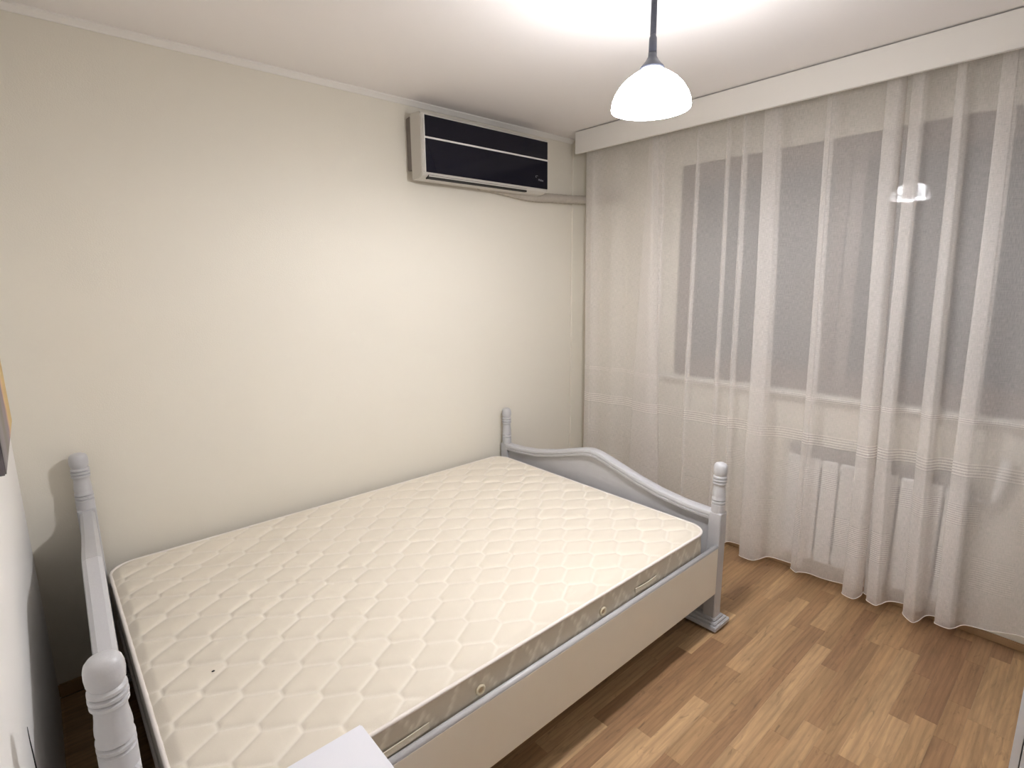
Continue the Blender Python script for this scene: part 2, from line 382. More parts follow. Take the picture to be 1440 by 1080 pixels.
# laminate strips
SW = 0.0648; GAP = 0.0003
pl_cache = {}
def plank_mesh(L):
    k = round(L, 3)
    if k in pl_cache: return pl_cache[k]
    h = k / 2 - GAP / 2; g = SW / 2 - GAP / 2; c = 0.0002
    me = bpy.data.meshes.new('plank')
    v = [(-h,-g,-0.008),(h,-g,-0.008),(h,g,-0.008),(-h,g,-0.008),(-h,-g,-c),(h,-g,-c),(h,g,-c),(-h,g,-c),(-h+c,-g+c,0),(h-c,-g+c,0),(h-c,g-c,0),(-h+c,g-c,0)]
    f = [(0,3,2,1)] + [(a, (a+1) % 4, 4+(a+1) % 4, 4+a) for a in range(4)] + [(4+a, 4+(a+1) % 4, 8+(a+1) % 4, 8+a) for a in range(4)] + [(8,9,10,11)]
    me.from_pydata(v, [], f); me.update(); me.materials.append(M['plank']); pl_cache[k] = me
    return me
rng = random.Random(21)
rest = MB(); nrow = int(abs(YN) / SW); npl = 0
fz = wloc(floor)
for r_ in range(nrow + 1):
    yc = YN + SW * (r_ + 0.5)
    if yc + SW / 2 > YB: break
    x = XL - rng.uniform(0, 0.35)
    while x < XR - 1e-6:
        L_ = rng.choice((0.24, 0.32, 0.40, 0.48, 0.56, 0.66, 0.78))
        x0, x1 = max(x, XL), min(x + L_, XR)
        if x1 > XL + 0.02 and x1 - x0 > 0.004:
            if yc < -0.95:
                o = bpy.data.objects.new('plank', plank_mesh(x1 - x0)); COL.objects.link(o)
                o.parent = floor; o.location = Vector(((x0 + x1) / 2, yc, 0)) - fz; npl += 1
            else:
                rest.box(x0 + GAP / 2, x1 - GAP / 2, yc - SW / 2 + GAP / 2, yc + SW / 2 - GAP / 2, -0.008, 0)
        x += L_
o = rest.build('plank_remainder', M['plank'], floor); tag(o, kind='stuff')

# ------------------------------------------------------------------ window
win = empty('window_1', (0.24, (WY0 + WY1) / 2, WZ0)); tag(win, 'dark night window behind the sheer curtains', 'window', kind='structure')
def ring(y0, y1, z0, z1, w_, x0, x1):
    return MB().box(x0, x1, y1, y0, z0, z0 + w_).box(x0, x1, y1, y0, z1 - w_, z1).box(x0, x1, y0 - w_, y0, z0 + w_, z1 - w_).box(x0, x1, y1, y1 + w_, z0 + w_, z1 - w_)
ring(WY0, WY1, WZ0, WZ1, 0.055, 0.178, 0.248).build('window_frame', M['frame_dark'], win, bevel=0.004)
ymid = (WY0 + WY1) / 2
for y0, y1 in ((WY0 - 0.05, ymid + 0.004), (ymid - 0.004, WY1 + 0.05)):
    s = ring(y0, y1, WZ0 + 0.05, WZ1 - 0.05, 0.06, 0.170, 0.228).build('sash', M['frame_dark'], win, bevel=0.004)
    MB().box(0.198, 0.204, y1 + 0.055, y0 - 0.055, WZ0 + 0.105, WZ1 - 0.105).build('pane', M['glass'], s)
MB().box(0.095, 0.172, WY1 - 0.04, -0.50, WZ0 - 0.025, WZ0).build('window_sill', M['sill'], win, bevel=0.006)

# ------------------------------------------------------------------ pelmet and track
PX, PY0, PZ = -0.145, -0.157, 2.318
pel = empty('pelmet', (PX / 2, (PY0 + YN) / 2, PZ)); tag(pel, 'long white box pelmet hiding the curtain track under the ceiling', 'pelmet')
MB().box(PX, PX + 0.020, -3.05, PY0, PZ, H - 0.006).build('fascia', M['pelmet'], pel, bevel=0.0015)
MB().box(PX + 0.020, PX + 0.034, -3.05, PY0 - 0.003, PZ + 0.006, PZ + 0.030).build('lip', M['pelmet'], pel, bevel=0.0015)
MB().box(PX + 0.020, XR - 0.023, -3.05, PY0 - 0.017, H - 0.040, H - 0.026).build('top_board', M['pelmet'], pel)
trk = empty('curtain_track', (0.01, -1.6, H - 0.06)); tag(trk, 'white curtain track hidden behind the pelmet', 'curtain track')
MB().box(-0.03, 0.06, -2.95, -0.11, H - 0.062, H - 0.041).build('track', M['sill'], trk)

# ------------------------------------------------------------------ sheer curtains
ZT = H - 0.062
def zf(yt, yb, wt, wb_, d):
    """a fold lying back on itself: three layers of cloth over a width wt (top) .. wb_ (bottom)"""
    return [(yt + s * wt, yb + s * wb_, off * d) for s, off in
            ((-0.40, 0.25), (-0.5, 0.05), (-0.40, -0.12), (0.40, -0.30), (0.5, -0.5), (0.40, -0.75), (-0.30, -0.95), (-0.62, -0.6))]
def flat(*ys):
    return [(y, y, off) for y, off in ys]
def make_curtain(label, ctrl, seed, hemslope=0.0):
    top = crom([(a, c) for a, b_, c in ctrl], 9); bot = crom([(b_, c) for a, b_, c in ctrl], 9)
    u = [0.0]                            # arc length: the cloth's own width
    for p, q in zip(bot, bot[1:]): u.append(u[-1] + math.hypot(p[0] - q[0], p[1] - q[1]))
    NZ = 44; n = len(top)
    rg = random.Random(seed); ph = [rg.uniform(0, 6.28) for _ in range(4)]
    verts = []; uvs = []
    for k in range(NZ + 1):
        t = k / NZ                      # 0 bottom .. 1 top
        for i in range(n):
            y = bot[i][0] + (top[i][0] - bot[i][0]) * t
            wv = 0.014 * math.sin(u[i] * 9 + ph[0] + 1.2 * t) + 0.007 * math.sin(u[i] * 21 + ph[1])
            lim = lambda x: max(-0.05, min(x, 0.078))
            x = lim(0.032 - 0.012 * t + bot[i][1] * (1.0 - 0.45 * t) + wv * (1 - 0.6 * t))
            xb = lim(0.032 + bot[i][1] + 0.014 * math.sin(u[i] * 9 + ph[0]) + 0.007 * math.sin(u[i] * 21 + ph[1]))
            zh = max(0.045, min(0.085, 0.052 + 0.28 * (xb + 0.03))) + hemslope * max(0, -(y + 2.1))
            z = zh + (ZT - zh) * t
            y += 0.008 * (1 - t) * math.sin(t * 5 + u[i] * 2 + ph[2])
            verts.append((x, y, z)); uvs.append((u[i], z))
    faces = []
    for k in range(NZ):
        for i in range(n - 1):
            a = k * n + i; faces.append((a, a + 1, a + n + 1, a + n))
    o = mobj('sheer_curtain', verts, faces, M['sheer'], None, True, origin=(0.03, sum(p[0] for p in bot) / n, 0.06))
    uvl = o.data.uv_layers.new(name='cloth')
    for lp in o.data.loops: uvl.data[lp.index].uv = uvs[lp.vertex_index]
    tag(o, label, 'curtain', 'sheer curtains on the window wall')
    MB().tube([(x, y, z + 0.001) for x, y, z in verts[:n]], 0.0017, 6).build('hem', M['hem'], o, smooth=True)
    return o
cl = flat((-0.112, 0.0), (-0.118, -0.012)) + zf(-0.165, -0.165, .06, .075, .045) + flat((-0.26, 0.0), (-0.34, -0.012), (-0.42, 0.012), (-0.49, 0.01)) \
   + zf(-0.612, -0.618, .030, .21, .060) + zf(-0.665, -0.70, .05, .012, .03) + flat((-0.76, 0.005), (-0.84, 0.012)) + zf(-0.895, -0.905, .014, .016, .03) + flat((-0.98, 0.006)) + zf(-1.055, -1.085, .012, .016, .03) \
   + zf(-1.145, -1.175, .014, .014, .028) + flat((-1.215, 0.012)) + zf(-1.285, -1.345, .075, .09, .065) + flat((-1.43, 0.0), (-1.49, 0.012)) + zf(-1.535, -1.575, .028, .04, .04) \
   + flat((-1.64, 0.004), (-1.70, 0.012)) + zf(-1.775, -1.835, .055, .062, .075) + [(-1.815, -1.875, -0.02)]
make_curtain('left sheer off-white curtain, hanging from the wall corner past the footboard', cl, 3)
cr_ = [(-1.812, -1.868, 0.022), (-1.820, -1.880, 0.012)] + zf(-1.855, -1.918, .045, .05, .05) + [(-1.915, -1.985, 0.014)] + zf(-1.995, -2.068, .035, .055, .075) + [(-2.05, -2.13, 0.010)] + zf(-2.13, -2.19, .05, .06, .03) \
   + flat((-2.26, 0.01), (-2.34, -0.005), (-2.43, 0.01), (-2.46, 0.005)) + zf(-2.55, -2.55, .05, .06, .05) + flat((-2.64, 0.0), (-2.72, 0.01), (-2.80, -0.02), (-2.90, 0.0))
make_curtain('right sheer off-white curtain, hanging over the window toward the right edge', cr_, 5, 0.12)

# ------------------------------------------------------------------ radiator
RP = 0.0825
rad = empty('radiator', (0.125, -1.82, 0.105)); tag(rad, 'white sectional radiator under the window, behind the curtain', 'radiator')
y = -1.452
base_sec = None
for i in range(9):
    yc = y - RP * i - RP / 2
    if base_sec is None:
        prof = [(-0.056, -0.0355), (-0.060, -0.031), (-0.060, 0.031), (-0.056, 0.0355), (-0.012, 0.0355), (-0.012, -0.0355)]
        secs = []
        for z, ins in ((0.105, 0.006), (0.113, 0.0), (0.645, 0.0), (0.655, 0.006)):
            secs.append([(XR + px + (ins if px < -0.03 else 0), yc + py * (1 - ins * 8), z) for px, py in prof])
        base_sec = MB().sweep(secs).build('section', M['rad'], rad)
    else:
        s = base_sec.copy(); COL.objects.link(s); s.location = base_sec.location + Vector((0, -RP * i, 0))
MB().tube([(XR - 0.036, -1.453, 0.62), (XR - 0.036, -2.193, 0.62)], 0.018, 10).build('manifold', M['rad'], rad, smooth=True)
MB().tube([(XR - 0.036, -1.453, 0.145), (XR - 0.036, -2.193, 0.145)], 0.018, 10).build('manifold', M['rad'], rad, smooth=True)
for z_ in (0.57, 0.18):
    for y_ in (-1.60, -2.08):
        MB().box(XR - 0.012, XR - 0.0005, y_ - 0.01, y_ + 0.01, z_ - 0.02, z_ + 0.02).build('bracket', M['rad'], rad)
MB().box(XR - 0.046, XR - 0.012, -2.188, -1.458, 0.656, 0.712).build('top_strip', M['rad_top'], rad)  # dark grey strip set back above the sections
vlv = MB().tube([(XR - 0.036, -2.193, 0.62), (XR - 0.036, -2.27, 0.62)], 0.013, 12).build('valve', M['chrome'], rad, smooth=True)
MB().tube([(XR - 0.036, -2.265, 0.62), (XR - 0.036, -2.275, 0.64), (XR - 0.036, -2.29, 0.77), (XR - 0.036, -2.292, 0.815)], [0.012, 0.017, 0.021, 0.017], 16).build('thermostat_knob', M['rad'], vlv, smooth=True)
MB().tube([(XR - 0.036, -2.193, 0.145), (XR - 0.036, -2.24, 0.145), (XR - 0.030, -2.25, 0.145), (XR - 0.001, -2.25, 0.145)], 0.010, 10).build('pipe', M['rad'], rad, smooth=True)

# ------------------------------------------------------------------ air conditioner
AX0, AX1, AZ0, AZ1, AY = -1.23, -0.38, 2.088, 2.351, -0.154
ac = empty('air_conditioner', ((AX0 + AX1) / 2, -0.07, 2.07)); tag(ac, 'black-fronted air conditioner mounted high on the long cream wall', 'air conditioner')
prof = [(-0.050, 2.372), (-0.135, 2.368), (-0.148, 2.355), (-0.148, 2.086), (-0.140, 2.074), (-0.105, 2.062), (-0.050, 2.060)]
MB().sweep([[(x, y_, z_) for y_, z_ in prof] for x in (AX0 - 0.018, AX1 + 0.008)]).build('body', M['acwhite'], ac, bevel=0.004)
prof = [(0.0, 2.360), (-0.049, 2.366), (-0.049, 2.112), (-0.02, 2.110), (0.0, 2.112)]
MB().sweep([[(x, y_, z_) for y_, z_ in prof] for x in (AX0 - 0.010, AX1 + 0.004)]).build('back_housing', M['acdark'], ac, bevel=0.003)
ZS = 2.249
o = MB().box(AX0, AX1, AY, -0.1485, ZS + 0.0044, AZ1).build('front_panel', M['acglass'], ac, bevel=0.002)
o = MB().box(AX0, AX1, AY, -0.1485, AZ0, ZS - 0.0044).build('front_panel', M['acglass'], ac, bevel=0.002)
o = MB().box(AX0, AX1, AY - 0.001, -0.1485, ZS - 0.0042, ZS + 0.0042).build('silver_strip', M['acline'], ac, bevel=0.001); o['label'] = 'thin silver strip across the black front'
MB().box(AX0 - 0.004, AX0 - 0.0005, AY - 0.002, -0.1485, AZ0 - 0.002, AZ1 + 0.002).build('edge_trim', M['acline'], ac)
MB().box(AX0 + 0.02, AX1 - 0.16, -0.1425, -0.118, 2.0595, 2.079).build('air_slot', M['slot'], ac)
v = []
lv = [[(x, -0.146, 2.0755), (x, -0.146, 2.0715), (x, -0.118, 2.0560), (x, -0.118, 2.0595)] for x in (AX0 + 0.022, AX1 - 0.162)]
MB().sweep(lv).build('louver', M['acwhite'], ac)
fc = bpy.data.curves.new('logo', 'FONT'); fc.body = 'Midea'; fc.size = 0.017; fc.extrude = 0.0003; fc.align_x = 'CENTER'
to = bpy.data.objects.new('logo_tmp', fc); COL.objects.link(to)
bpy.context.view_layer.update()
me = bpy.data.meshes.new_from_object(to.evaluated_get(bpy.context.evaluated_depsgraph_get()))
bpy.data.objects.remove(to)
me.materials.clear(); me.materials.append(M['logo'])
lo = bpy.data.objects.new('logo', me); COL.objects.link(lo); attach(lo, ac, (AX1 - 0.058, AY - 0.0006, AZ0 + 0.040)); lo.rotation_euler = (R(90), 0, 0)
lo['label'] = 'small grey maker\'s lettering on the black front'
ar = [(AX1 - 0.090 + 0.010 * math.cos(a), AY - 0.0006, AZ0 + 0.062 + 0.006 * math.sin(a)) for a in [R(40 + 18 * i) for i in range(13)]]
MB().tube(ar, 0.0009, 5).build('logo_swoosh', M['logo'], ac)

# refrigerant hose
hp = crom([(-0.80, -0.026, 2.082), (-0.66, -0.026, 2.076), (-0.54, -0.026, 2.066), (-0.44, -0.027, 2.060), (-0.36, -0.028, 2.060), (-0.28, -0.030, 2.064), (-0.18, -0.030, 2.069), (-0.06, -0.034, 2.073), (0.02, -0.046, 2.076), (0.08, -0.075, 2.078), (0.105, -0.15, 2.080), (0.108, -0.30, 2.082)], 10)
hr = [min(0.027, 0.022 + 0.006 * i / 50) + 0.0010 * math.sin(i * 1.9) for i in range(len(hp))]
hs = MB().tube(hp, hr, 14).build('insulated_hose', M['hose'], None, smooth=True); tag(hs, 'grey-beige taped hose running from the air conditioner to the window corner', 'hose')

# ------------------------------------------------------------------ pendant lamp
lx, ly, lz = LAMP
lamp = empty('pendant_lamp', (lx, ly, lz)); tag(lamp, 'lit white glass pendant lamp hanging on a dark coiled cord', 'lamp')
RIM = 0.117
outp = [(RIM, 0.0), (RIM + 0.001, 0.006), (0.1155, 0.022), (0.1085, 0.040), (0.096, 0.060), (0.078, 0.079), (0.056, 0.095), (0.036, 0.106), (0.022, 0.111)]
inp = [(r_ - 0.004, z_ - 0.003 if z_ > 0.03 else z_) for r_, z_ in reversed(outp)]
sh = MB().lathe((lx, ly, lz), outp + inp + [outp[0]], 48, False, False).build('lamp_shade', M['shade'], lamp, smooth=True)
MB().lathe((lx, ly, lz), [(0.004, 0.030), (0.016, 0.034), (0.026, 0.048), (0.029, 0.062), (0.024, 0.078), (0.014, 0.094), (0.0135, 0.106)], 24).build('bulb', M['bulb'], lamp, smooth=True)
MB().lathe((lx, ly, lz), [(0.034, 0.108), (0.036, 0.1145), (0.034, 0.118), (0.020, 0.133), (0.0125, 0.146), (0.0125, 0.156)], 28).build('shade_cap', M['cord'], lamp, smooth=True)
MB().lathe((lx, ly, lz), [(0.0112, 0.155), (0.0118, 0.160), (0.0112, 0.196), (0.0085, 0.202), (0.0085, 0.212)], 20).build('cord_grip', M['cord'], lamp, smooth=True)
coil = []
zc0, zc1, turns = lz + 0.205, H - 0.055, 30
for i in range(turns * 12 + 1):
    a = 2 * math.pi * i / 12; coil.append((lx + 0.0066 * math.cos(a), ly + 0.0066 * math.sin(a), zc0 + (zc1 - zc0) * i / (turns * 12)))
MB().tube(coil, 0.0030, 6).build('coiled_cord', M['cord'], lamp, smooth=True)
MB().tube([(lx, ly, lz + 0.20), (lx, ly, H - 0.03)], 0.0050, 8).build('inner_cord', M['cord'], lamp, smooth=True)
MB().lathe((lx, ly, H), [(0.010, -0.062), (0.014, -0.058), (0.040, -0.030), (0.048, -0.010), (0.048, 0.0)], 28).build('ceiling_rose', M['cord'], lamp, smooth=True)
ld = bpy.data.lights.new('bulb_light', 'POINT'); ld.energy = BULB_W; ld.color = LIGHT_COL; ld.shadow_soft_size = 0.035
lo = bpy.data.objects.new('bulb_light', ld); COL.objects.link(lo); attach(lo, lamp, (lx, ly, lz + 0.010))

# ------------------------------------------------------------------ bed
bed = empty('bed', (-1.70, -0.755, 0)); tag(bed, 'pale grey wooden double bed with turned posts beside the long wall', 'bed')
FIN = [(0.0285, 0.0), (0.0285, 0.036), (0.0240, 0.039), (0.0288, 0.043), (0.0288, 0.050), (0.0238, 0.053), (0.0288, 0.058), (0.0285, 0.063), (0.0262, 0.067),
       (0.0275, 0.078), (0.0270, 0.090), (0.0248, 0.108), (0.0240, 0.120), (0.0258, 0.128), (0.0285, 0.131), (0.0285, 0.137), (0.0232, 0.140), (0.0292, 0.144), (0.0292, 0.150), (0.0236, 0.153),
       (0.0288, 0.157), (0.0285, 0.163), (0.0236, 0.167), (0.0280, 0.176), (0.0292, 0.188), (0.0288, 0.203), (0.0265, 0.213), (0.0215, 0.220), (0.0120, 0.2243), (0.002, 0.225)]
def post(cx_, cy_, ztop, zbot, finh, rot=0.0):
    hw = 0.0285; ch = 0.004
    def sq(h, z): return [(-h+ch, -h, z), (h-ch, -h, z), (h, -h+ch, z), (h, h-ch, z), (h-ch, h, z), (-h+ch, h, z), (-h, h-ch, z), (-h, -h+ch, z)]
    secs = []
    for h, z in ((hw, zbot), (hw, ztop - 0.010), (hw - 0.0005, ztop - 0.004), (hw - 0.006, ztop)):
        secs.append([(cx_ + x * math.cos(rot) - y_ * math.sin(rot), cy_ + x * math.sin(rot) + y_ * math.cos(rot), z_) for x, y_, z_ in sq(h, z)])
    p = MB().sweep(secs).build('bed_post', M['bedpaint'], bed)
    k = finh / 0.225
    f_ = MB().lathe((cx_, cy_, ztop - 0.001), [(r_, z_ * k) for r_, z_ in FIN], 32).build('finial', M['bedpaint'], p); autosmooth(f_, 40)
    return p
FX = -0.632; FY0, FY1 = -0.046, -1.4565          # footboard posts
HB = lambda y_: -2.714 + 0.033 * y_              # headboard line (it leans a little askew)
HY0, HY1 = -0.050, -1.470
post(FX, FY0, 0.553, 0.05, 0.225); post(FX, FY1, 0.553, 0.05, 0.225)
hrot = -0.033
post(HB(HY0), HY0, 0.742, 0.05, 0.212, hrot); post(HB(HY1), HY1, 0.742, 0.05, 0.212, hrot)
CUR = [(0, 0.122), (0.05, 0.119), (0.12, 0.108), (0.2, 0.092), (0.4, 0.052), (0.6, 0.021), (0.8, 0.004), (1.0, 0.0)]
def rail_section(zt, wd):
    h = wd / 2
    return [(-h * 0.55, zt), (h * 0.55, zt), (h * 0.9, zt - 0.005), (h, zt - 0.011), (h, zt - 0.018), (h * 0.86, zt - 0.020), (h * 0.86, zt - 0.024), (h, zt - 0.026), (h * 0.96, zt - 0.036), (h * 0.75, zt - 0.041),
            (-h * 0.75, zt - 0.041), (-h * 0.96, zt - 0.036), (-h, zt - 0.026), (-h * 0.86, zt - 0.024), (-h * 0.86, zt - 0.020), (-h, zt - 0.018), (-h, zt - 0.011), (-h * 0.9, zt - 0.005)]
def end_board(kind, xf, y0, y1, zend, scale, zlow, wd):
    yc = (y0 + y1) / 2; half = abs(y1 - y0) / 2
    nx = math.cos(0)
    for s in (1, -1):
        secs = []
        for i in range(25):
            t = max(i / 24, 0.0012)
            y_ = yc + s * t * half * 0.985 if i < 24 else yc + s * (half - 0.026)
            zt = zend + scale * interp(CUR, min(t, 1))
            secs.append([(xf(y_) + px, y_, pz) for px, pz in rail_section(zt, wd)])
        o = MB().sweep(secs).build(kind + '_rail', M['bedpaint'], bed); autosmooth(o, 30)
    n = 49; v = []; f = []
    for i in range(n):
        y_ = y0 + (y1 - y0) * (0.02 + 0.96 * i / (n - 1))
        t = min(1, abs(y_ - yc) / half); zt = zend + scale * interp(CUR, t) - 0.036
        for px in (-0.010, 0.010):
            v.append((xf(y_) + px, y_, zlow)); v.append((xf(y_) + px, y_, zt))
    for i in range(n - 1):
        a = i * 4; f += [(a, a+4, a+5, a+1), (a+2, a+3, a+7, a+6), (a+1, a+5, a+7, a+3), (a, a+2, a+6, a+4)]
    f += [(0, 1, 3, 2), ((n-1)*4, (n-1)*4+2, (n-1)*4+3, (n-1)*4+1)]
    mb = MB(); mb.add(v, f); mb.build(kind + '_panel', M['bedpaint'], bed)
end_board('footboard', lambda y_: FX, FY0, FY1, 0.553, 1.0, 0.062, 0.056)
end_board('headboard', HB, HY0, HY1, 0.735, 0.82, 0.062, 0.046)
# stepped plinth under the foot end and the head posts
def plinth(cx_, ya, yb, wx):
    for k, (e, z0, z1) in enumerate(((0.026, 0.010, 0.030), (0.017, 0.030, 0.042), (0.008, 0.042, 0.054))):
        MB().box(cx_ - wx / 2 - e * 1.25, cx_ + wx / 2 + e * 1.6, yb - e, ya + min(e, 0.016), z0, z1).build('plinth_step', M['bedpaint'], bed, bevel=0.003)
plinth(FX, FY0 + 0.0285, FY1 - 0.0285, 0.057)
for py_ in (HY0, HY1): plinth(HB(py_), py_ + 0.0285, py_ - 0.0285, 0.057)
for (gx, gy) in ((FX, FY0), (FX, FY1), (HB(HY0), HY0), (HB(HY1), HY1)):
    MB().lathe((gx, gy, 0), [(0.016, 0.0), (0.018, 0.004), (0.018, 0.011)], 16).build('glide', M['slot'], bed)
for ry in (-1.485, -0.042):
    x0, x1 = HB(ry) + 0.029, FX - 0.029
    MB().box(x0, x1, ry, ry + 0.022, 0.177, 0.398).build('side_rail', M['railpaint'], bed, bevel=0.0015)
    cap = MB().tube([(x0, ry + 0.011, 0.398), (x1, ry + 0.011, 0.398)], 0.0105, 16).build('rail_cap', M['bedpaint'], bed, smooth=True)
for ry in (-1.44, -0.065):
    MB().box(-2.66, FX - 0.04, ry - 0.02, ry + 0.02, 0.235, 0.265).build('ledger', M['slatwood'], bed)
for i in range(14):
    x = -2.60 + i * 0.139
    MB().box(x, x + 0.08, -1.455, -0.05, 0.265, 0.283).build('slat', M['slatwood'], bed, bevel=0.002)

# ------------------------------------------------------------------ mattress
MX0, MX1, MY0, MY1, MZB, MZT, MR = -2.682, -0.700, -0.055, -1.456, 0.284, 0.497, 0.085
A_, B_, E_ = 0.156, 0.148, 0.030
rise = B_ / 2 - E_
cosr = (A_ / 2) / math.hypot(A_ / 2, rise)
def hexd(x, y):
    best = None
    j0 = round(y / (B_ / 2))
    for j in (j0 - 1, j0, j0 + 1):
        ox = (A_ / 2) if j % 2 else 0
        i = round((x - ox) / A_)
        dx = abs(x - ox - i * A_); dy = abs(y - j * B_ / 2)
        d = min(A_ / 2 - dx, (E_ / 2 + rise * (1 - dx / (A_ / 2)) - dy) * cosr)
        if best is None or d > best: best = d
    return max(0.0, best)
def rclamp(x, y):
    cx_ = min(max(x, MX0 + MR), MX1 - MR); cy_ = min(max(y, MY1 + MR), MY0 - MR)
    dx, dy = x - cx_, y - cy_; d = math.hypot(dx, dy)
    if d > MR: x, y = cx_ + dx * MR / d, cy_ + dy * MR / d; d = MR
    return x, y
def edge_d(x, y):
    cx_ = min(max(x, MX0 + MR), MX1 - MR); cy_ = min(max(y, MY1 + MR), MY0 - MR)
    if (x < MX0 + MR or x > MX1 - MR) and (y < MY1 + MR or y > MY0 - MR):
        return max(0, MR - math.hypot(x - cx_, y - cy_))
    return max(0, min(x - MX0, MX1 - x, y - MY1, MY0 - y))
NXg, NYg = 420, 300
v = []; seam = []
nz = random.Random(4)
wob = [(nz.uniform(1.5, 4), nz.uniform(1.5, 4), nz.uniform(0, 6), nz.uniform(0.001, 0.0022)) for _ in range(6)]
for j in range(NYg + 1):
    for i in range(NXg + 1):
        x = MX0 + (MX1 - MX0) * i / NXg; y = MY1 + (MY0 - MY1) * j / NYg
        x, y = rclamp(x, y)
        ed = edge_d(x, y)
        xx = x + 0.004 * math.sin(y * 7); yy = y + 0.004 * math.sin(x * 6)
        d = hexd(xx, yy)
        puff = 0.0098 * (1 - math.exp(-d / 0.012)) * min(1, ed / 0.03)
        z = MZT - 0.004 + puff - 0.010 * math.exp(-ed / 0.014)
        z += sum(a * math.sin(p * x * 2 + q * y * 2 + r_) for p, q, r_, a in wob) * min(1, ed / 0.15)
        v.append((x, y, z)); seam.append(0.75 * math.exp(-(d / 0.0045) ** 2) * min(1, ed / 0.02))
f = []
for j in range(NYg):
    for i in range(NXg):
        a = j * (NXg + 1) + i; f.append((a, a + 1, a + NXg + 2, a + NXg + 1))
mat_top = mobj('mattress', v, f, M['matt'], None, True, origin=((MX0 + MX1) / 2, (MY0 + MY1) / 2, MZB))
tag(mat_top, 'cream quilted double mattress without bedding on the pale grey bed', 'mattress')
at = mat_top.data.attributes.new('seam', 'FLOAT', 'POINT'); at.data.foreach_set('value', seam)
# outline of the mattress
def outline(inset=0.0, step=0.012):
    pts = []
    r_ = MR - inset
    cs = [((MX1 - MR, MY1 + MR), -90), ((MX1 - MR, MY0 - MR), 0), ((MX0 + MR, MY0 - MR), 90), ((MX0 + MR, MY1 + MR), 180)]
    corner = []
    for (cx_, cy_), a0 in cs:
        corner.append([(cx_ + r_ * math.cos(R(a0 + 90 * k / 10)), cy_ + r_ * math.sin(R(a0 + 90 * k / 10))) for k in range(11)])
    for k in range(4):
        pts += corner[k]
        p, q = corner[k][-1], corner[(k + 1) % 4][0]
        L_ = math.hypot(p[0] - q[0], p[1] - q[1]); n = max(1, int(L_ / step))
        pts += [(p[0] + (q[0] - p[0]) * i / n, p[1] + (q[1] - p[1]) * i / n) for i in range(1, n)]
    return pts
ol = outline()
s_ = 0; ss = [0]
for p, q in zip(ol, ol[1:]): s_ += math.hypot(p[0] - q[0], p[1] - q[1]); ss.append(s_)
n = len(ol); v = []; f = []; seam = []
NR = 22
ctr = ((MX0 + MX1) / 2, (MY0 + MY1) / 2)
for k in range(NR + 1):
    z = MZB + (MZT - 0.012 - MZB) * k / NR
    for i, (x, y) in enumerate(ol):
        u_ = ss[i]; t = k / NR
        # stitched zigzag with short crossings
        per = 0.21; ph = (u_ / per) % 1.0
        tri = 2 * abs(ph - 0.5)
        d1 = abs((0.15 + 0.70 * tri) - t) * 0.12
        ph2 = (u_ / per + 0.36) % 1.0
        d2 = abs((0.25 + 0.85 * 2 * abs(ph2 - 0.5)) - t) * 0.12
        d = min(d1, d2)
        bl = 0.006 * math.sin(math.pi * t) - 0.003 * math.exp(-(d / 0.004) ** 2)
        dx, dy = x - ctr[0], y - ctr[1]
        cx_ = min(max(x, MX0 + MR), MX1 - MR); cy_ = min(max(y, MY1 + MR), MY0 - MR)
        nx, ny = x - cx_, y - cy_; nl = math.hypot(nx, ny) or 1
        bl -= 0.004
        v.append((x + nx / nl * bl, y + ny / nl * bl, z)); seam.append(1.0 * math.exp(-(d / 0.0048) ** 2))
for k in range(NR):
    for i in range(n):
        f.append((k*n+i, k*n+(i+1) % n, (k+1)*n+(i+1) % n, (k+1)*n+i))
f.append(tuple(reversed(range(n))))
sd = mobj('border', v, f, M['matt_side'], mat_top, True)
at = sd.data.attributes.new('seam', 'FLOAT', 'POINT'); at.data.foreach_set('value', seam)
for z in (MZT - 0.011, MZB + 0.004):
    o = MB().tube([(x, y, z) for x, y in outline(0.001)], 0.0058, 8, closed=True).build('piping', M['piping'], mat_top, smooth=True); o['label'] = 'white piping around the edge'
def torus(name, c, R0, r0, m, parent):
    v = [(c[0] + R0 * math.cos(a), c[1], c[2] + R0 * math.sin(a)) for a in [2 * math.pi * k / 20 for k in range(20)]]
    return MB().tube(v, r0, 8, closed=True).build(name, m, parent, smooth=True)
for bx in (-1.968, -1.425):
    bt = torus('vent_button', (bx, MY1 - 0.003, 0.424), 0.0125, 0.0042, M['brass'], mat_top)
    MB().tube([(bx, MY1 + 0.002, 0.424), (bx, MY1 - 0.003, 0.424)], 0.0105, 16).build('vent_mesh', M['slatwood'], bt, smooth=False)
for x0, x1, z_ in ((-2.40, -2.14, 0.418), (-1.238, -1.105, 0.424)):
    pts = []
    MB().add([(x0 + (x1 - x0) * i / 10, MY1 - 0.003 - 0.004 * math.sin(math.pi * i / 10) - dy, z_ + dz) for dz in (-0.009, 0.009) for dy in (0, 0.003) for i in range(11)],
        [q for i in range(10) for q in ((i, i+1, 23+i, 22+i), (11+i, 33+i, 34+i, 12+i), (i, 11+i, 12+i, i+1), (22+i, 23+i, 34+i, 33+i))] + [(0, 22, 33, 11), (10, 21, 43, 32)]).build('handle_strap', M['strap'], mat_top)
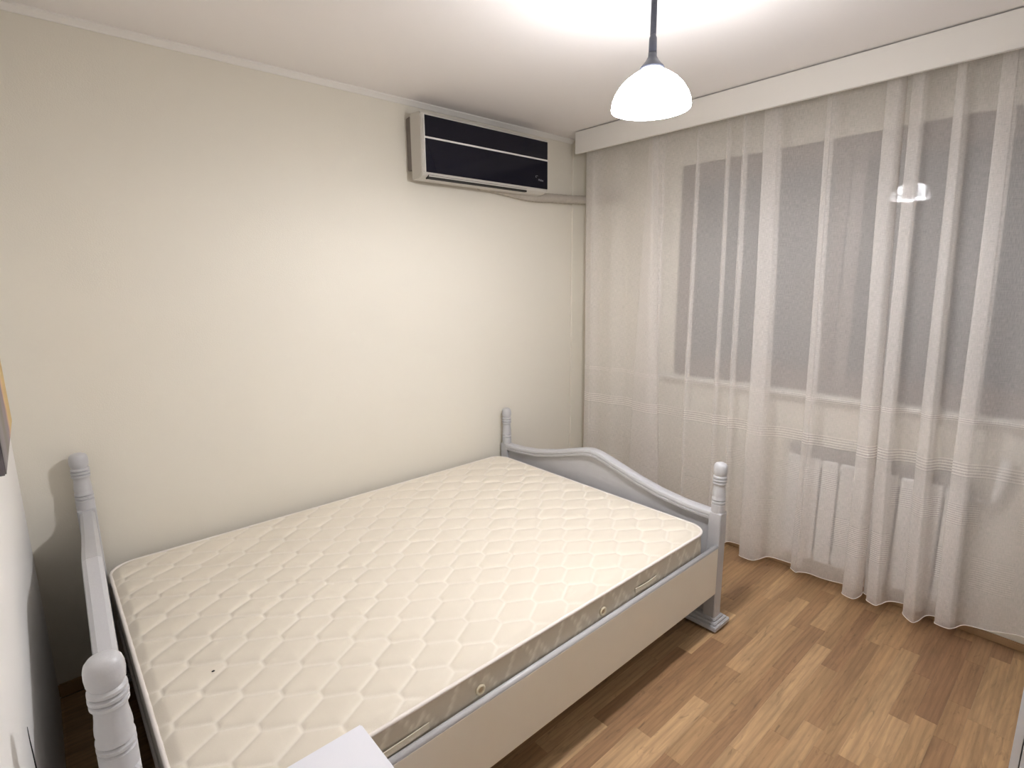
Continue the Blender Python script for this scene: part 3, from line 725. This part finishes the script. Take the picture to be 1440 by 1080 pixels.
# black fleck lying on the mattress
sp = [(0.0046 * math.cos(a) * k, 0.0034 * math.sin(a) * k, z) for k, z in ((0.6, 0), (1, 0.001), (0.7, 0.0025), (0.2, 0.003)) for a in [2*math.pi*i/10 for i in range(10)]]
pm = Vector((-2.528, -0.975, 0)); pm.z = min(((vx - (MX0 + MX1) / 2 - (pm.x - (MX0 + MX1) / 2) + (MX0 + MX1) / 2) ** 2 + (vy + (MY0 + MY1) / 2 - pm.y) ** 2, vz + MZB) for vx, vy, vz in (q.co for q in mat_top.data.vertices))[1] - 0.0006
mb = MB(); mb.add([(pm.x + a, pm.y + b2, pm.z + c2) for a, b2, c2 in sp], [(k*10+i, k*10+(i+1) % 10, (k+1)*10+(i+1) % 10, (k+1)*10+i) for k in range(3) for i in range(10)] + [tuple(range(30, 40))])
o = mb.build('fleck', M['speck'], None, smooth=True); tag(o, 'tiny black fleck lying on the bare mattress', 'fleck')

# ------------------------------------------------------------------ bedside table (its corner shows at the bottom edge)
NX1, NY1, NZ_ = -2.350, -1.522, 0.60
NX0, NY0 = -2.70, -1.90
ns = empty('bedside_table', ((NX0 + NX1) / 2, (NY0 + NY1) / 2, 0)); tag(ns, 'white bedside table beside the bed, only its top corner in view', 'table')
MB().box(NX0, NX1, NY0, NY1, NZ_ - 0.022, NZ_).build('table_top', M['white_furn'], ns, bevel=0.004)
MB().box(NX0 + 0.012, NX1 - 0.012, NY0 + 0.02, NY1 - 0.008, 0.14, NZ_ - 0.022).build('body', M['white_furn'], ns, bevel=0.002)
for z0, z1 in ((0.375, 0.565), (0.155, 0.365)):
    d = MB().box(NX0 + 0.016, NX1 - 0.016, NY0 + 0.002, NY0 + 0.0195, z0, z1).build('drawer', M['white_furn'], ns, bevel=0.003)
    MB().tube([((NX0+NX1)/2, NY0 + 0.002, (z0+z1)/2), ((NX0+NX1)/2, NY0 - 0.012, (z0+z1)/2), ((NX0+NX1)/2, NY0 - 0.022, (z0+z1)/2)], [0.007, 0.009, 0.014], 14).build('knob', M['chrome'], d, smooth=True)
for x_ in (NX0 + 0.03, NX1 - 0.03):
    for y_ in (NY0 + 0.04, NY1 - 0.03):
        MB().lathe((x_, y_, 0), [(0.014, 0), (0.021, 0.14)], 14).build('leg', M['white_furn'], ns, smooth=False)

# ------------------------------------------------------------------ wardrobe (its edge shows at the bottom right)
WX0, WX1, WYF, WYB, WH = -0.95, -0.20, -2.480, -3.045, 2.05
wd = empty('wardrobe', ((WX0 + WX1) / 2, (WYF + WYB) / 2, 0)); tag(wd, 'pale grey wardrobe whose edge shows at the bottom right corner', 'wardrobe')
for x_ in (WX0, WX1 - 0.018):
    MB().box(x_, x_ + 0.018, WYB, WYF - 0.020, 0, WH).build('side_panel', M['ward'], wd, bevel=0.001)
MB().box(WX0 + 0.018, WX1 - 0.018, WYB, WYF - 0.020, WH - 0.018, WH).build('top_panel', M['ward'], wd)
MB().box(WX0 + 0.018, WX1 - 0.018, WYB, WYF - 0.020, 0.08, 0.098).build('bottom_panel', M['ward'], wd)
MB().box(WX0 + 0.018, WX1 - 0.018, WYB, WYB + 0.006, 0.098, WH - 0.018).build('back_panel', M['ward'], wd)
MB().box(WX0 + 0.018, WX1 - 0.018, WYF - 0.05, WYF - 0.034, 0.0, 0.08).build('kick_board', M['ward'], wd)
xm = (WX0 + WX1) / 2
for x0, x1, hx in ((WX0, xm - 0.0015, xm - 0.04), (xm + 0.0015, WX1, xm + 0.04)):
    d = MB().box(x0, x1, WYF - 0.0175, WYF, 0.085, WH - 0.003).build('wardrobe_door', M['ward'], wd, bevel=0.0015)
    MB().tube([(hx, WYF, 0.95), (hx, WYF + 0.024, 0.955), (hx, WYF + 0.024, 1.095), (hx, WYF, 1.10)], 0.005, 8).build('handle', M['chrome'], d, smooth=True)

# ------------------------------------------------------------------ painting on the left wall
pt = empty('painting', (XL + 0.015, -0.63, 1.15)); tag(pt, 'unframed canvas painting in ochre and dark tones on the left wall', 'painting')
MB().box(XL + 0.002, XL + 0.024, -0.945, -0.305, 1.148, 1.62).build('canvas', M['painting'], pt, bevel=0.003, origin=(XL + 0.013, -0.625, 1.38))
